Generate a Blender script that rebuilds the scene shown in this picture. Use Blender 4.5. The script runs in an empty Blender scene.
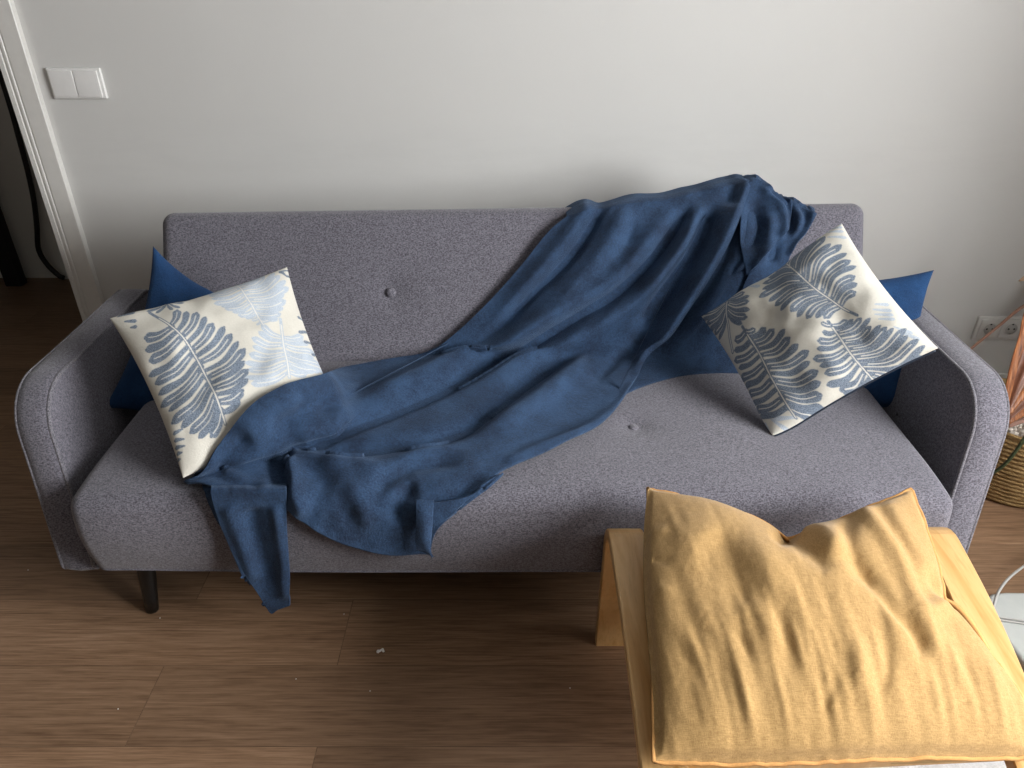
import bpy, bmesh, math, random
import numpy as np
from mathutils import Vector, Matrix
from mathutils.bvhtree import BVHTree

random.seed(4); RNG = np.random.default_rng(7)
SC = bpy.context.scene
COL = SC.collection
# ---------------------------------------------------------------- camera model
F = 740.0; TH = math.radians(30.47); H = 1.35
CT, ST = math.cos(TH), math.sin(TH)
CAM = np.array([0.0, 0.0, H])

def ray(px, py):
    px = np.asarray(px, float); py = np.asarray(py, float)
    u = (px - 512) / F; v = (py - 384) / F
    return np.stack([u, CT - v * ST, -ST - v * CT], -1)

def proj(P):
    P = np.asarray(P, float)
    X = P[..., 0]; Y = P[..., 1]; Z = P[..., 2] - H
    zc = Y * CT - Z * ST; yc = -(Y * ST + Z * CT)
    return np.stack([512 + F * X / zc, 384 + F * yc / zc], -1)

def at_z(px, py, z):
    r = ray(px, py); t = (np.asarray(z, float) - H) / r[..., 2]
    return CAM + r * t[..., None]

def at_y(px, py, y):
    r = ray(px, py); t = np.asarray(y, float) / r[..., 1]
    return CAM + r * t[..., None]

# ---------------------------------------------------------------- helpers
def tag(o, label=None, cat=None, group=None, kind=None):
    if label: o['label'] = label
    if cat: o['category'] = cat
    if group: o['group'] = group
    if kind: o['kind'] = kind
    return o

def empty(name, loc, label, cat, rz=0.0, group=None):
    o = bpy.data.objects.new(name, None); COL.objects.link(o)
    o.location = loc; o.rotation_euler = (0, 0, rz); o.empty_display_size = .05
    return tag(o, label, cat, group)

def mesh(name, V, Fc, mat, parent=None, smooth=True, origin=None):
    """V in world coordinates; the object's origin is put at its parent's (or at origin)."""
    V = np.asarray(V, float)
    if parent is not None: org = np.array(parent_world(parent))
    elif origin is not None: org = np.array(origin, float)
    else: org = np.zeros(3)
    me = bpy.data.meshes.new(name)
    me.from_pydata([tuple(p) for p in (V - org)], [], [tuple(int(i) for i in f) for f in Fc])
    me.validate(); me.update()
    if smooth: me.polygons.foreach_set('use_smooth', [True] * len(me.polygons))
    if mat: me.materials.append(mat)
    o = bpy.data.objects.new(name, me); COL.objects.link(o)
    if parent is not None: o.parent = parent
    else: o.location = org
    bm = bmesh.new(); bm.from_mesh(me); bmesh.ops.recalc_face_normals(bm, faces=bm.faces); bm.to_mesh(me); bm.free()
    return o

def parent_world(p):
    v = Vector((0, 0, 0))
    while p is not None:
        v = v + p.location; p = p.parent
    return tuple(v)

def rbox(c, d, r, n=(6, 6, 6), k=4):
    """dense rounded box -> verts, faces"""
    h = np.array(d) / 2; r = min(r, h.min() * .999)
    ax = []
    for i in range(3):
        a = [-h[i] + r * (1 - math.cos(j / k * math.pi / 2)) if False else -h[i] + r * j / k for j in range(k)]
        m = list(np.linspace(-h[i] + r, h[i] - r, n[i] + 1))
        ax.append(a + m + [-x for x in a[::-1]])
    idx = {}; V = []; Fc = []
    def vid(p):
        key = tuple(np.round(p, 6))
        if key not in idx:
            idx[key] = len(V)
            p = np.array(p); q = np.clip(p, -h + r, h - r); dd = p - q; L = np.linalg.norm(dd)
            # cube -> sphere mapping for even rounding
            if L > 1e-9:
                e = dd / r
                e = np.tan(e * math.pi / 4)
                e = e / np.linalg.norm(e); p = q + r * e
            V.append(p)
        return idx[key]
    for a in range(3):
        b, cc = (a + 1) % 3, (a + 2) % 3
        for sgn in (-1, 1):
            for i in range(len(ax[b]) - 1):
                for j in range(len(ax[cc]) - 1):
                    q = []
                    for (ii, jj) in ((i, j), (i + 1, j), (i + 1, j + 1), (i, j + 1)):
                        p = [0, 0, 0]; p[a] = sgn * h[a]; p[b] = ax[b][ii]; p[cc] = ax[cc][jj]
                        q.append(vid(p))
                    if sgn < 0: q = q[::-1]
                    Fc.append(q)
    return np.array(V) + np.array(c), Fc

def box(x0, x1, y0, y1, z0, z1):
    V = [(x, y, z) for z in (z0, z1) for y in (y0, y1) for x in (x0, x1)]
    Fc = [(0, 2, 3, 1), (4, 5, 7, 6), (0, 1, 5, 4), (2, 6, 7, 3), (0, 4, 6, 2), (1, 3, 7, 5)]
    return np.array(V, float), Fc

def join(parts):
    V = []; Fc = []; n = 0
    for v, f in parts:
        V.append(np.asarray(v, float)); Fc += [[i + n for i in q] for q in f]; n += len(v)
    return np.concatenate(V), Fc

def catmull(P, n):
    """smooth resample of a polyline by arc length"""
    P = np.asarray(P, float)
    if len(P) == 2:
        t = np.linspace(0, 1, n)[:, None]; return P[0] * (1 - t) + P[1] * t
    Q = np.concatenate([[2 * P[0] - P[1]], P, [2 * P[-1] - P[-2]]]); out = []
    for i in range(1, len(Q) - 2):
        p0, p1, p2, p3 = Q[i - 1:i + 3]
        for t in np.linspace(0, 1, 24, endpoint=False):
            out.append(.5 * ((2 * p1) + (-p0 + p2) * t + (2 * p0 - 5 * p1 + 4 * p2 - p3) * t * t + (-p0 + 3 * p1 - 3 * p2 + p3) * t ** 3))
    out.append(P[-1]); out = np.array(out)
    s = np.concatenate([[0], np.cumsum(np.linalg.norm(np.diff(out, axis=0), axis=1))])
    t = np.linspace(0, s[-1], n)
    return np.stack([np.interp(t, s, out[:, k]) for k in range(out.shape[1])], 1)

def tube(P, r, k=8, n=None, closed=False, cap=True):
    P = np.asarray(P, float)
    if n: P = catmull(P, n)
    m = len(P); r = np.broadcast_to(np.asarray(r, float), (m,)) if np.ndim(r) == 0 or len(np.atleast_1d(r)) == m else np.interp(np.linspace(0, 1, m), np.linspace(0, 1, len(r)), r)
    if closed: T = np.roll(P, -1, 0) - np.roll(P, 1, 0)
    else: T = np.gradient(P, axis=0)
    T /= np.linalg.norm(T, axis=1)[:, None] + 1e-12
    up = np.array([0, 0, 1.0]) if abs(T[0, 2]) < .9 else np.array([1.0, 0, 0])
    V = []; N = np.cross(T[0], up); N /= np.linalg.norm(N)
    for i in range(m):
        N = N - T[i] * N.dot(T[i]); N /= np.linalg.norm(N); B = np.cross(T[i], N)
        for j in range(k):
            a = 2 * math.pi * j / k; V.append(P[i] + r[i] * (math.cos(a) * N + math.sin(a) * B))
    Fc = []
    for i in range(m if closed else m - 1):
        i2 = (i + 1) % m
        for j in range(k): Fc.append((i * k + j, i * k + (j + 1) % k, i2 * k + (j + 1) % k, i2 * k + j))
    if not closed and cap: Fc += [tuple(range(k))[::-1], tuple((m - 1) * k + j for j in range(k))]
    return np.array(V), Fc

def lathe(prof, c, k=48, cap=True):
    V = []; Fc = []; m = len(prof)
    for (r, z) in prof:
        for j in range(k):
            a = 2 * math.pi * j / k; V.append((c[0] + r * math.cos(a), c[1] + r * math.sin(a), c[2] + z))
    for i in range(m - 1):
        for j in range(k): Fc.append((i * k + j, i * k + (j + 1) % k, (i + 1) * k + (j + 1) % k, (i + 1) * k + j))
    if cap: Fc += [tuple(range(k))[::-1], tuple((m - 1) * k + j for j in range(k))]
    return np.array(V), Fc

def coons(top, right, bottom, left, nu, nv):
    """top/bottom run left->right, left/right run top->bottom; result [row v][col u]"""
    T = catmull(top, nu); B = catmull(bottom, nu); L = catmull(left, nv); R = catmull(right, nv)
    u = np.linspace(0, 1, nu)[None, :, None]; v = np.linspace(0, 1, nv)[:, None, None]
    S = (1 - v) * T[None] + v * B[None] + (1 - u) * L[:, None] + u * R[:, None]
    C = (1 - u) * (1 - v) * T[0] + u * (1 - v) * T[-1] + (1 - u) * v * B[0] + u * v * B[-1]
    return S - C

def seg_dist(P, Q, path):
    """distance and arc parameter of points to a polyline (2-D)"""
    path = np.asarray(path, float); best = np.full(P.shape, 1e9); par = np.zeros(P.shape); side = np.zeros(P.shape)
    L = np.concatenate([[0], np.cumsum(np.linalg.norm(np.diff(path, axis=0), axis=1))])
    for i in range(len(path) - 1):
        a, b = path[i], path[i + 1]; d = b - a; l2 = d.dot(d)
        t = np.clip(((P - a[0]) * d[0] + (Q - a[1]) * d[1]) / l2, 0, 1)
        dx = P - (a[0] + t * d[0]); dy = Q - (a[1] + t * d[1]); ds = np.hypot(dx, dy); m = ds < best
        best[m] = ds[m]; par[m] = ((L[i] + t * math.sqrt(l2)) / L[-1])[m]; side[m] = np.sign(d[0] * dy - d[1] * dx)[m]
    return best, par, side

def strokes(P, Q, S):
    """sum of fold strokes: (path, amplitude m, width px[, taper0, taper1[, asym]])"""
    D = np.zeros(P.shape)
    for st in S:
        path, amp, w = st[:3]; t0 = st[3] if len(st) > 3 else .25; t1 = st[4] if len(st) > 4 else .25
        asym = st[5] if len(st) > 5 else 1.0
        pth = catmull(path, max(8, 5 * len(path)))
        d, p, sd = seg_dist(P, Q, pth)
        ww = np.where(sd > 0, w * asym, w)
        tp = np.clip(p / t0, 0, 1) if t0 > 0 else 1.0
        tq = np.clip((1 - p) / t1, 0, 1) if t1 > 0 else 1.0
        env = (tp * tp * (3 - 2 * tp)) * (tq * tq * (3 - 2 * tq)) if t0 > 0 and t1 > 0 else np.ones(P.shape) * (tp * tp * (3 - 2 * tp) if t0 > 0 else 1) * (tq * tq * (3 - 2 * tq) if t1 > 0 else 1)
        D += amp * env * np.exp(-(d / ww) ** 2)
    return D

def vnoise(x, y, seed=0):
    """smooth 2-D value noise in -1..1"""
    g = np.random.default_rng(seed).uniform(-1, 1, (64, 64))
    xi = np.floor(x).astype(int); yi = np.floor(y).astype(int); fx = x - xi; fy = y - yi
    fx = fx * fx * (3 - 2 * fx); fy = fy * fy * (3 - 2 * fy)
    a = g[xi % 64, yi % 64]; b = g[(xi + 1) % 64, yi % 64]; c = g[xi % 64, (yi + 1) % 64]; d = g[(xi + 1) % 64, (yi + 1) % 64]
    return (a * (1 - fx) + b * fx) * (1 - fy) + (c * (1 - fx) + d * fx) * fy

def blur(A, r, it=2):
    for _ in range(it):
        for ax in (0, 1):
            Pd = np.pad(A, [(r, r) if k == ax else (0, 0) for k in (0, 1)], mode='edge')
            cs = np.cumsum(Pd, axis=ax); cs = np.concatenate([np.zeros_like(np.take(cs, [0], ax)), cs], ax)
            n = A.shape[ax]
            A = (np.take(cs, range(2 * r + 1, 2 * r + 1 + n), ax) - np.take(cs, range(n), ax)) / (2 * r + 1)
    return A

def grid_normals(G):
    du = np.gradient(G, axis=1); dv = np.gradient(G, axis=0)
    N = np.cross(du, dv); N /= np.linalg.norm(N, axis=2)[..., None] + 1e-12
    flip = np.sign(((CAM - G) * N).sum(-1)); flip[flip == 0] = 1
    return N * flip[..., None]

def sheet(G, thick):
    """closed thin cloth from a grid of points; thickness goes away from the viewer side"""
    nv, nu = G.shape[:2]; N = grid_normals(G)
    K = G - N * thick
    V = np.concatenate([G.reshape(-1, 3), K.reshape(-1, 3)]); o = nv * nu; Fc = []
    I = np.arange(nv * nu).reshape(nv, nu)
    for a, b, c, d in zip(I[:-1, :-1].ravel(), I[:-1, 1:].ravel(), I[1:, 1:].ravel(), I[1:, :-1].ravel()):
        Fc.append((a, b, c, d)); Fc.append((d + o, c + o, b + o, a + o))
    rim = list(I[0, :]) + list(I[1:, -1]) + list(I[-1, -2::-1]) + list(I[-2:0, 0])
    for i in range(len(rim)):
        a, b = rim[i], rim[(i + 1) % len(rim)]; Fc.append((b, a, a + o, b + o))
    return V, Fc

# ---------------------------------------------------------------- materials
def nodes(name):
    m = bpy.data.materials.new(name); m.use_nodes = True
    nt = m.node_tree; nt.nodes.clear()
    out = nt.nodes.new('ShaderNodeOutputMaterial'); b = nt.nodes.new('ShaderNodeBsdfPrincipled')
    nt.links.new(b.outputs[0], out.inputs[0])
    return m, nt, b

def N_(nt, t, **kw):
    n = nt.nodes.new(t)
    for k, v in kw.items():
        if k in n.inputs: n.inputs[k].default_value = v
        else: setattr(n, k, v)
    return n

def coords(nt, scale=(1, 1, 1), src='Object'):
    tc = nt.nodes.new('ShaderNodeTexCoord'); mp = nt.nodes.new('ShaderNodeMapping')
    mp.inputs['Scale'].default_value = scale; nt.links.new(tc.outputs[src], mp.inputs[0]); return mp.outputs[0]

def noise(nt, vec, scale, detail=2, rough=.5, dist=0.0):
    n = N_(nt, 'ShaderNodeTexNoise'); n.inputs['Scale'].default_value = scale; n.inputs['Detail'].default_value = detail
    n.inputs['Roughness'].default_value = rough; n.inputs['Distortion'].default_value = dist
    nt.links.new(vec, n.inputs['Vector']); return n.outputs[0]

def ramp(nt, fac, stops):
    r = nt.nodes.new('ShaderNodeValToRGB'); e = r.color_ramp.elements
    while len(e) < len(stops): e.new(.5)
    for k, (p, c) in enumerate(stops):
        e[k].position = p; e[k].color = (*c, 1) if len(c) == 3 else c
    nt.links.new(fac, r.inputs[0]); return r.outputs[0]

def mix(nt, fac, a, b, mode='MIX'):
    m = nt.nodes.new('ShaderNodeMix'); m.data_type = 'RGBA'; m.blend_type = mode
    for s, v in ((0, fac), (6, a), (7, b)):
        if hasattr(v, 'is_output'): nt.links.new(v, m.inputs[s])
        elif s == 0: m.inputs[0].default_value = v
        else: m.inputs[s].default_value = (*v, 1) if len(v) == 3 else v
    return m.outputs[2]

def math_(nt, op, a, b=0.0):
    m = nt.nodes.new('ShaderNodeMath'); m.operation = op
    for i, v in enumerate((a, b)):
        if hasattr(v, 'is_output'): nt.links.new(v, m.inputs[i])
        else: m.inputs[i].default_value = v
    return m.outputs[0]

def bump(nt, b, h, strength=.3, dist=.002):
    n = nt.nodes.new('ShaderNodeBump'); n.inputs['Strength'].default_value = strength; n.inputs['Distance'].default_value = dist
    nt.links.new(h, n.inputs['Height']); nt.links.new(n.outputs[0], b.inputs['Normal']); return n

def plain(name, col, rough=.5, metal=0.0, nscale=40, namp=.06):
    m, nt, b = nodes(name)
    f = noise(nt, coords(nt), nscale, 3)
    c = mix(nt, f, tuple(x * (1 - namp) for x in col), tuple(min(1, x * (1 + namp)) for x in col))
    nt.links.new(c, b.inputs['Base Color']); b.inputs['Roughness'].default_value = rough; b.inputs['Metallic'].default_value = metal
    return m

def fabric_mat(name, dark, light, scale=1.0):
    m, nt, b = nodes(name)
    w1 = noise(nt, coords(nt, (190 * scale, 660 * scale, 660 * scale)), 1.0, 1.5, .6)
    w2 = noise(nt, coords(nt, (700 * scale, 205 * scale, 205 * scale)), 1.0, 1.5, .6)
    w = math_(nt, 'ADD', math_(nt, 'MULTIPLY', w1, .6), math_(nt, 'MULTIPLY', w2, .4))
    c = ramp(nt, w, [(.40, dark), (.5, tuple((a + b_) / 2 for a, b_ in zip(dark, light))), (.60, light)])
    big = noise(nt, coords(nt), 5, 3)
    c = mix(nt, math_(nt, 'MULTIPLY', big, .22), c, tuple(x * .75 for x in dark))
    nt.links.new(c, b.inputs['Base Color']); b.inputs['Roughness'].default_value = .95
    b.inputs['Sheen Weight'].default_value = .25; b.inputs['Sheen Roughness'].default_value = .5
    bump(nt, b, w, .35, .0015); return m

M = {}
M['sofa'] = fabric_mat('grey_heather_fabric', (.056, .053, .067), (.226, .216, .256))
M['piping'] = fabric_mat('grey_piping_fabric', (.07, .067, .08), (.26, .25, .28))

def blanket_mat(name='navy_fleece', lo=(.005, .017, .046), hi=(.026, .064, .140), sheen=.22):
    m, nt, b = nodes(name)
    v = coords(nt)
    n1 = noise(nt, v, 14, 4, .6); n2 = noise(nt, v, 260, 4, .8)
    f = math_(nt, 'ADD', math_(nt, 'MULTIPLY', n1, .45), math_(nt, 'MULTIPLY', n2, .55))
    c = ramp(nt, f, [(.40, lo), (.60, hi)])
    nt.links.new(c, b.inputs['Base Color']); b.inputs['Roughness'].default_value = .9
    b.inputs['Sheen Weight'].default_value = sheen; b.inputs['Sheen Roughness'].default_value = .35
    b.inputs['Sheen Tint'].default_value = (.35, .55, .9, 1)
    bump(nt, b, math_(nt, 'ADD', n2, math_(nt, 'MULTIPLY', noise(nt, v, 60, 3, .6), .8)), .8, .003); return m
M['fleece'] = blanket_mat()
M['navy'] = blanket_mat('navy_velvet', (.002, .030, .098), (.006, .052, .160), .12)

def leaf_mat():
    m, nt, b = nodes('leaf_print_cotton')
    at = nt.nodes.new('ShaderNodeAttribute'); at.attribute_name = 'print'
    v = coords(nt)
    sp = noise(nt, v, 520, 2, .7)
    sep = nt.nodes.new('ShaderNodeSeparateColor'); nt.links.new(at.outputs['Color'], sep.inputs[0])
    cream = mix(nt, noise(nt, v, 260, 2), (.58, .555, .49), (.69, .67, .60))
    dark = mix(nt, ramp(nt, sp, [(.38, (0, 0, 0)), (.62, (1, 1, 1))]), (.090, .12, .165), (.25, .30, .37))
    pale = mix(nt, ramp(nt, sp, [(.38, (0, 0, 0)), (.62, (1, 1, 1))]), (.36, .425, .50), (.53, .58, .64))
    c = mix(nt, sep.outputs[0], cream, dark); c = mix(nt, sep.outputs[1], c, pale)
    c = mix(nt, sep.outputs[2], c, (.74, .72, .66))
    nt.links.new(c, b.inputs['Base Color']); b.inputs['Roughness'].default_value = .9
    bump(nt, b, math_(nt, 'ADD', noise(nt, v, 300, 3, .7), math_(nt, 'MULTIPLY', noise(nt, v, 25, 3), .8)), .4, .002); return m
M['leafprint'] = leaf_mat()

def linen():
    m, nt, b = nodes('mustard_linen')
    w1 = noise(nt, coords(nt, (90, 700, 300)), 1, 3, .7); w2 = noise(nt, coords(nt, (700, 90, 300)), 1, 3, .7)
    w = math_(nt, 'MULTIPLY', math_(nt, 'ADD', w1, w2), .5)
    c = ramp(nt, w, [(.38, (.30, .168, .052)), (.62, (.50, .312, .118))])
    c = mix(nt, math_(nt, 'MULTIPLY', noise(nt, coords(nt), 9, 3), .35), c, (.45, .29, .12))
    nt.links.new(c, b.inputs['Base Color']); b.inputs['Roughness'].default_value = .92
    b.inputs['Sheen Weight'].default_value = .15
    bump(nt, b, w, .4, .0015); return m
M['linen'] = linen()
M['linen_seam'] = plain('linen_seam', (.58, .30, .10), .9, nscale=300, namp=.25)

def birch(name, a, b_, rough=.35):
    m, nt, b = nodes(name)
    v = coords(nt, (26, 2.2, 8)); g = noise(nt, v, 1.0, 4, .6, 1.5)
    fl = noise(nt, coords(nt, (220, 25, 120)), 1, 2, .6)
    c = ramp(nt, g, [(.3, a), (.55, b_), (.75, tuple(x * .93 for x in b_))])
    c = mix(nt, math_(nt, 'MULTIPLY', ramp(nt, fl, [(.55, (0, 0, 0)), (.75, (1, 1, 1))]), .25), c, tuple(x * .7 for x in a))
    nt.links.new(c, b.inputs['Base Color']); b.inputs['Roughness'].default_value = rough; return m
M['birch'] = birch('birch_veneer', (.56, .29, .085), (.73, .46, .20))
M['birch_end'] = birch('birch_crossbar', (.50, .28, .10), (.60, .36, .14))

def floor_mat():
    m, nt, b = nodes('oak_laminate')
    tc = nt.nodes.new('ShaderNodeTexCoord'); mp = nt.nodes.new('ShaderNodeMapping')
    mp.inputs['Location'].default_value = (2.942, -.891 + .19 * 8, 0)
    nt.links.new(tc.outputs['Object'], mp.inputs[0]); v = mp.outputs[0]
    br = nt.nodes.new('ShaderNodeTexBrick'); nt.links.new(v, br.inputs['Vector'])
    br.offset = .295; br.offset_frequency = 2; br.squash = 1
    for k, x in (('Scale', 1.0), ('Mortar Size', .0011), ('Mortar Smooth', .2), ('Bias', 0.0), ('Brick Width', 1.28), ('Row Height', .19)):
        br.inputs[k].default_value = x
    br.inputs['Color1'].default_value = (0, 0, 0, 1); br.inputs['Color2'].default_value = (1, 1, 1, 1); br.inputs['Mortar'].default_value = (.5, .5, .5, 1)
    # offset the grain per plank
    vm = nt.nodes.new('ShaderNodeVectorMath'); vm.operation = 'ADD'
    sc = nt.nodes.new('ShaderNodeVectorMath'); sc.operation = 'SCALE'; sc.inputs['Scale'].default_value = 7.3
    nt.links.new(br.outputs['Color'], sc.inputs[0]); nt.links.new(v, vm.inputs[0]); nt.links.new(sc.outputs[0], vm.inputs[1])
    def stretched(s):
        q = nt.nodes.new('ShaderNodeMapping'); q.inputs['Scale'].default_value = s; nt.links.new(vm.outputs[0], q.inputs[0]); return q.outputs[0]
    fine = noise(nt, stretched((8, 250, 1)), 1, 4, .7)
    wave = nt.nodes.new('ShaderNodeTexWave'); wave.bands_direction = 'Y'
    for k, x in (('Scale', 7.0), ('Distortion', 12.0), ('Detail', 4.0), ('Detail Scale', 1.2)): wave.inputs[k].default_value = x
    nt.links.new(stretched((.55, 1.6, 1)), wave.inputs['Vector'])
    big = noise(nt, stretched((1.6, 9, 1)), 1, 4, .6)
    g = math_(nt, 'ADD', math_(nt, 'ADD', math_(nt, 'MULTIPLY', fine, .66), math_(nt, 'MULTIPLY', wave.outputs[1], .045)), math_(nt, 'MULTIPLY', big, .28))
    c = ramp(nt, g, [(.34, (.145, .082, .045)), (.49, (.265, .160, .094)), (.66, (.37, .238, .150))])
    tone = ramp(nt, br.outputs['Color'], [(0, (.80, .79, .78)), (1, (1.12, 1.10, 1.08))])
    c = mix(nt, 1.0, c, tone, 'MULTIPLY')
    c = mix(nt, math_(nt, 'MULTIPLY', br.outputs['Fac'], .45), c, (.03, .018, .01))
    nt.links.new(c, b.inputs['Base Color'])
    b.inputs['Roughness'].default_value = .42; b.inputs['Specular IOR Level'].default_value = .35
    bump(nt, b, math_(nt, 'SUBTRACT', math_(nt, 'MULTIPLY', fine, .4), br.outputs['Fac']), .18, .0008); return m
M['floor'] = floor_mat()

def wall_mat(name, col, scuff=True):
    m, nt, b = nodes(name)
    v = coords(nt); n = noise(nt, v, 3, 4, .6)
    c = mix(nt, n, tuple(x * .965 for x in col), tuple(min(1, x * 1.02) for x in col))
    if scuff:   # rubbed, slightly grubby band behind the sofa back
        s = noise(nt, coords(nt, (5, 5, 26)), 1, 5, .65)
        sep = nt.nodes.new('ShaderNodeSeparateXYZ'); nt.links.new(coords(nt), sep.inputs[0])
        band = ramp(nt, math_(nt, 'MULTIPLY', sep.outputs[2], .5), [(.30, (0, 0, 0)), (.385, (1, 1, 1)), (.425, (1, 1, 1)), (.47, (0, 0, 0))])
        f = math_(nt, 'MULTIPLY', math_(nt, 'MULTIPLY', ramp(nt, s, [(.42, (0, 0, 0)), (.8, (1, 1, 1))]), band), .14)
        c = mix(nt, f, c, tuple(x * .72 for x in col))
    nt.links.new(c, b.inputs['Base Color']); b.inputs['Roughness'].default_value = .75
    bump(nt, b, noise(nt, v, 160, 3, .6), .12, .001); return m
M['wall'] = wall_mat('wall_paint', (.615, .612, .595))
M['hall'] = wall_mat('hall_paint', (.74, .73, .68), False)
M['white'] = plain('white_lacquer', (.80, .80, .77), .35)
M['trimw'] = plain('white_trim_paint', (.66, .65, .62), .4)
M['plastic'] = plain('white_plastic', (.76, .755, .74), .3)
M['socketp'] = plain('socket_plastic', (.68, .68, .66), .35)
M['hole'] = plain('dark_socket_hole', (.02, .02, .02), .6)
M['metal'] = plain('steel_contact', (.5, .5, .5), .3, 1.0)
M['black'] = plain('black_lacquered_wood', (.008, .008, .008), .28)
M['cable'] = plain('black_cable_rubber', (.008, .008, .009), .5)
M['hallblack'] = plain('black_upright', (.008, .008, .009), .6)
M['basket'] = None
def basket_mat():
    m, nt, b = nodes('woven_seagrass')
    v = coords(nt); n = noise(nt, coords(nt, (60, 60, 240)), 1, 4, .7, .5); n2 = noise(nt, v, 30, 3)
    f = math_(nt, 'ADD', math_(nt, 'MULTIPLY', n, .7), math_(nt, 'MULTIPLY', n2, .3))
    c = ramp(nt, f, [(.34, (.13, .075, .022)), (.5, (.32, .20, .075)), (.68, (.52, .36, .16))])
    nt.links.new(c, b.inputs['Base Color']); b.inputs['Roughness'].default_value = .8
    bump(nt, b, f, .9, .006); return m
M['basket'] = basket_mat()
M['pebble'] = plain('pale_gravel', (.58, .52, .46), .7, nscale=18, namp=.45)
M['soil'] = plain('dark_soil', (.05, .035, .025), .95)
def dry_leaf():
    m, nt, b = nodes('dry_copper_leaf')
    st = noise(nt, coords(nt, (160, 40, 20)), 1, 3, .6)
    c = ramp(nt, st, [(.3, (.09, .028, .012)), (.52, (.30, .10, .030)), (.72, (.46, .20, .08))])
    nt.links.new(c, b.inputs['Base Color']); b.inputs['Roughness'].default_value = .5; return m
M['dryleaf'] = dry_leaf()
M['dryleaf2'] = plain('pinkish_dry_leaf', (.30, .17, .13), .55, nscale=60, namp=.3)
M['dryleaf3'] = plain('dark_dry_leaf', (.16, .055, .025), .5, nscale=60, namp=.4)
M['stem'] = plain('brown_pink_stem', (.36, .20, .14), .5)
M['greenstem'] = plain('dark_green_stem', (.035, .05, .018), .5)
M['rug'] = plain('white_rug_pile', (.50, .49, .48), .95, nscale=300, namp=.3)
M['cord'] = plain('pale_cord', (.42, .41, .39), .4)
M['device'] = plain('glossy_white_shell', (.50, .52, .50), .25)
M['crumb'] = plain('white_crumb', (.85, .83, .79), .8)

# ---------------------------------------------------------------- room
WALL = 2.28
XR = 2.05; XL = -2.7; YB = -1.9; ZC = 2.55
DX0, DX1 = -2.35, -1.449      # doorway in the back wall
def struct(name, V, Fc, mat, smooth=False, parent=None):
    o = mesh(name, V, Fc, mat, parent, smooth)
    if parent is None: o['kind'] = 'structure'
    return o
struct('floor', *box(XL, XR, YB, 3.35, -.05, 0), M['floor'])

struct('wall_back', *join([box(DX1, XR, WALL, WALL + .11, 0, ZC), box(XL, DX0, WALL, WALL + .11, 0, ZC), box(DX0, DX1, WALL, WALL + .11, 2.08, ZC)]), M['wall'])
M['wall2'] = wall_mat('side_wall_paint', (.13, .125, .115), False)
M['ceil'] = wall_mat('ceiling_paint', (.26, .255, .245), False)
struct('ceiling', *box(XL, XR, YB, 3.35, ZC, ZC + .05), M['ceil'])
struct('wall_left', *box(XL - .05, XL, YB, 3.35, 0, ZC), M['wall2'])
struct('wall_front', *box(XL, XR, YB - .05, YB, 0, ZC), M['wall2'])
WY0, WY1, WZ0, WZ1 = -.70, .80, .85, 2.30
struct('wall_right', *join([box(XR, XR + .30, YB, WY0, 0, ZC), box(XR, XR + .30, WY1, 3.35, 0, ZC), box(XR, XR + .30, WY0, WY1, 0, WZ0), box(XR, XR + .30, WY0, WY1, WZ1, ZC)]), M['wall'])
wf = .05
struct('window_1', *join([box(XR + .15 + .05, XR + .15 + .1, WY0, WY0 + wf, WZ0, WZ1), box(XR + .15 + .05, XR + .15 + .1, WY1 - wf, WY1, WZ0, WZ1), box(XR + .15 + .05, XR + .15 + .1, WY0, WY1, WZ0, WZ0 + wf), box(XR + .15 + .05, XR + .15 + .1, WY0, WY1, WZ1 - wf, WZ1), box(XR + .15 + .055, XR + .15 + .095, (WY0 + WY1) / 2 - .03, (WY0 + WY1) / 2 + .03, WZ0, WZ1)]), M['white'])
struct('wall_hall', *join([box(XL, XR, 3.29, 3.35, 0, ZC), box(-.9, -.85, WALL + .11, 3.29, 0, ZC)]), M['hall'])
# door casing: profiled board standing proud of the wall
def casing():
    prof = [(-1.449, 0), (-1.449, -.020), (-1.436, -.020), (-1.434, -.017), (-1.430, -.017), (-1.428, -.020), (-1.422, -.020), (-1.420, -.018), (-1.417, -.018), (-1.415, -.020), (-1.368, -.020), (-1.366, -.018), (-1.366, 0)]
    V = [(x, WALL + y, z) for z in (0, 2.14) for x, y in prof]; n = len(prof)
    Fc = [(i, i + 1, i + 1 + n, i + n) for i in range(n - 1)] + [tuple(range(n))[::-1], tuple(range(n, 2 * n)), (n - 1, 0, n, 2 * n - 1)]
    return np.array(V), Fc
struct('trim_1', *casing(), M['trimw'])
struct('trim_2', *box(DX0 - .085, DX1 + .085, WALL - .02, WALL, 2.08, 2.165), M['trimw'])
jx = at_y(51, 243, 3.29)[0]
struct('trim_3', *box(jx, jx + .09, 3.275, 3.29, 0, 2.1), M['hall'])
struct('baseboard_back', *rbox((.335, WALL - .006, .0275), (3.42, .012, .055), .003, (1, 1, 1), 2), M['white'])

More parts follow.
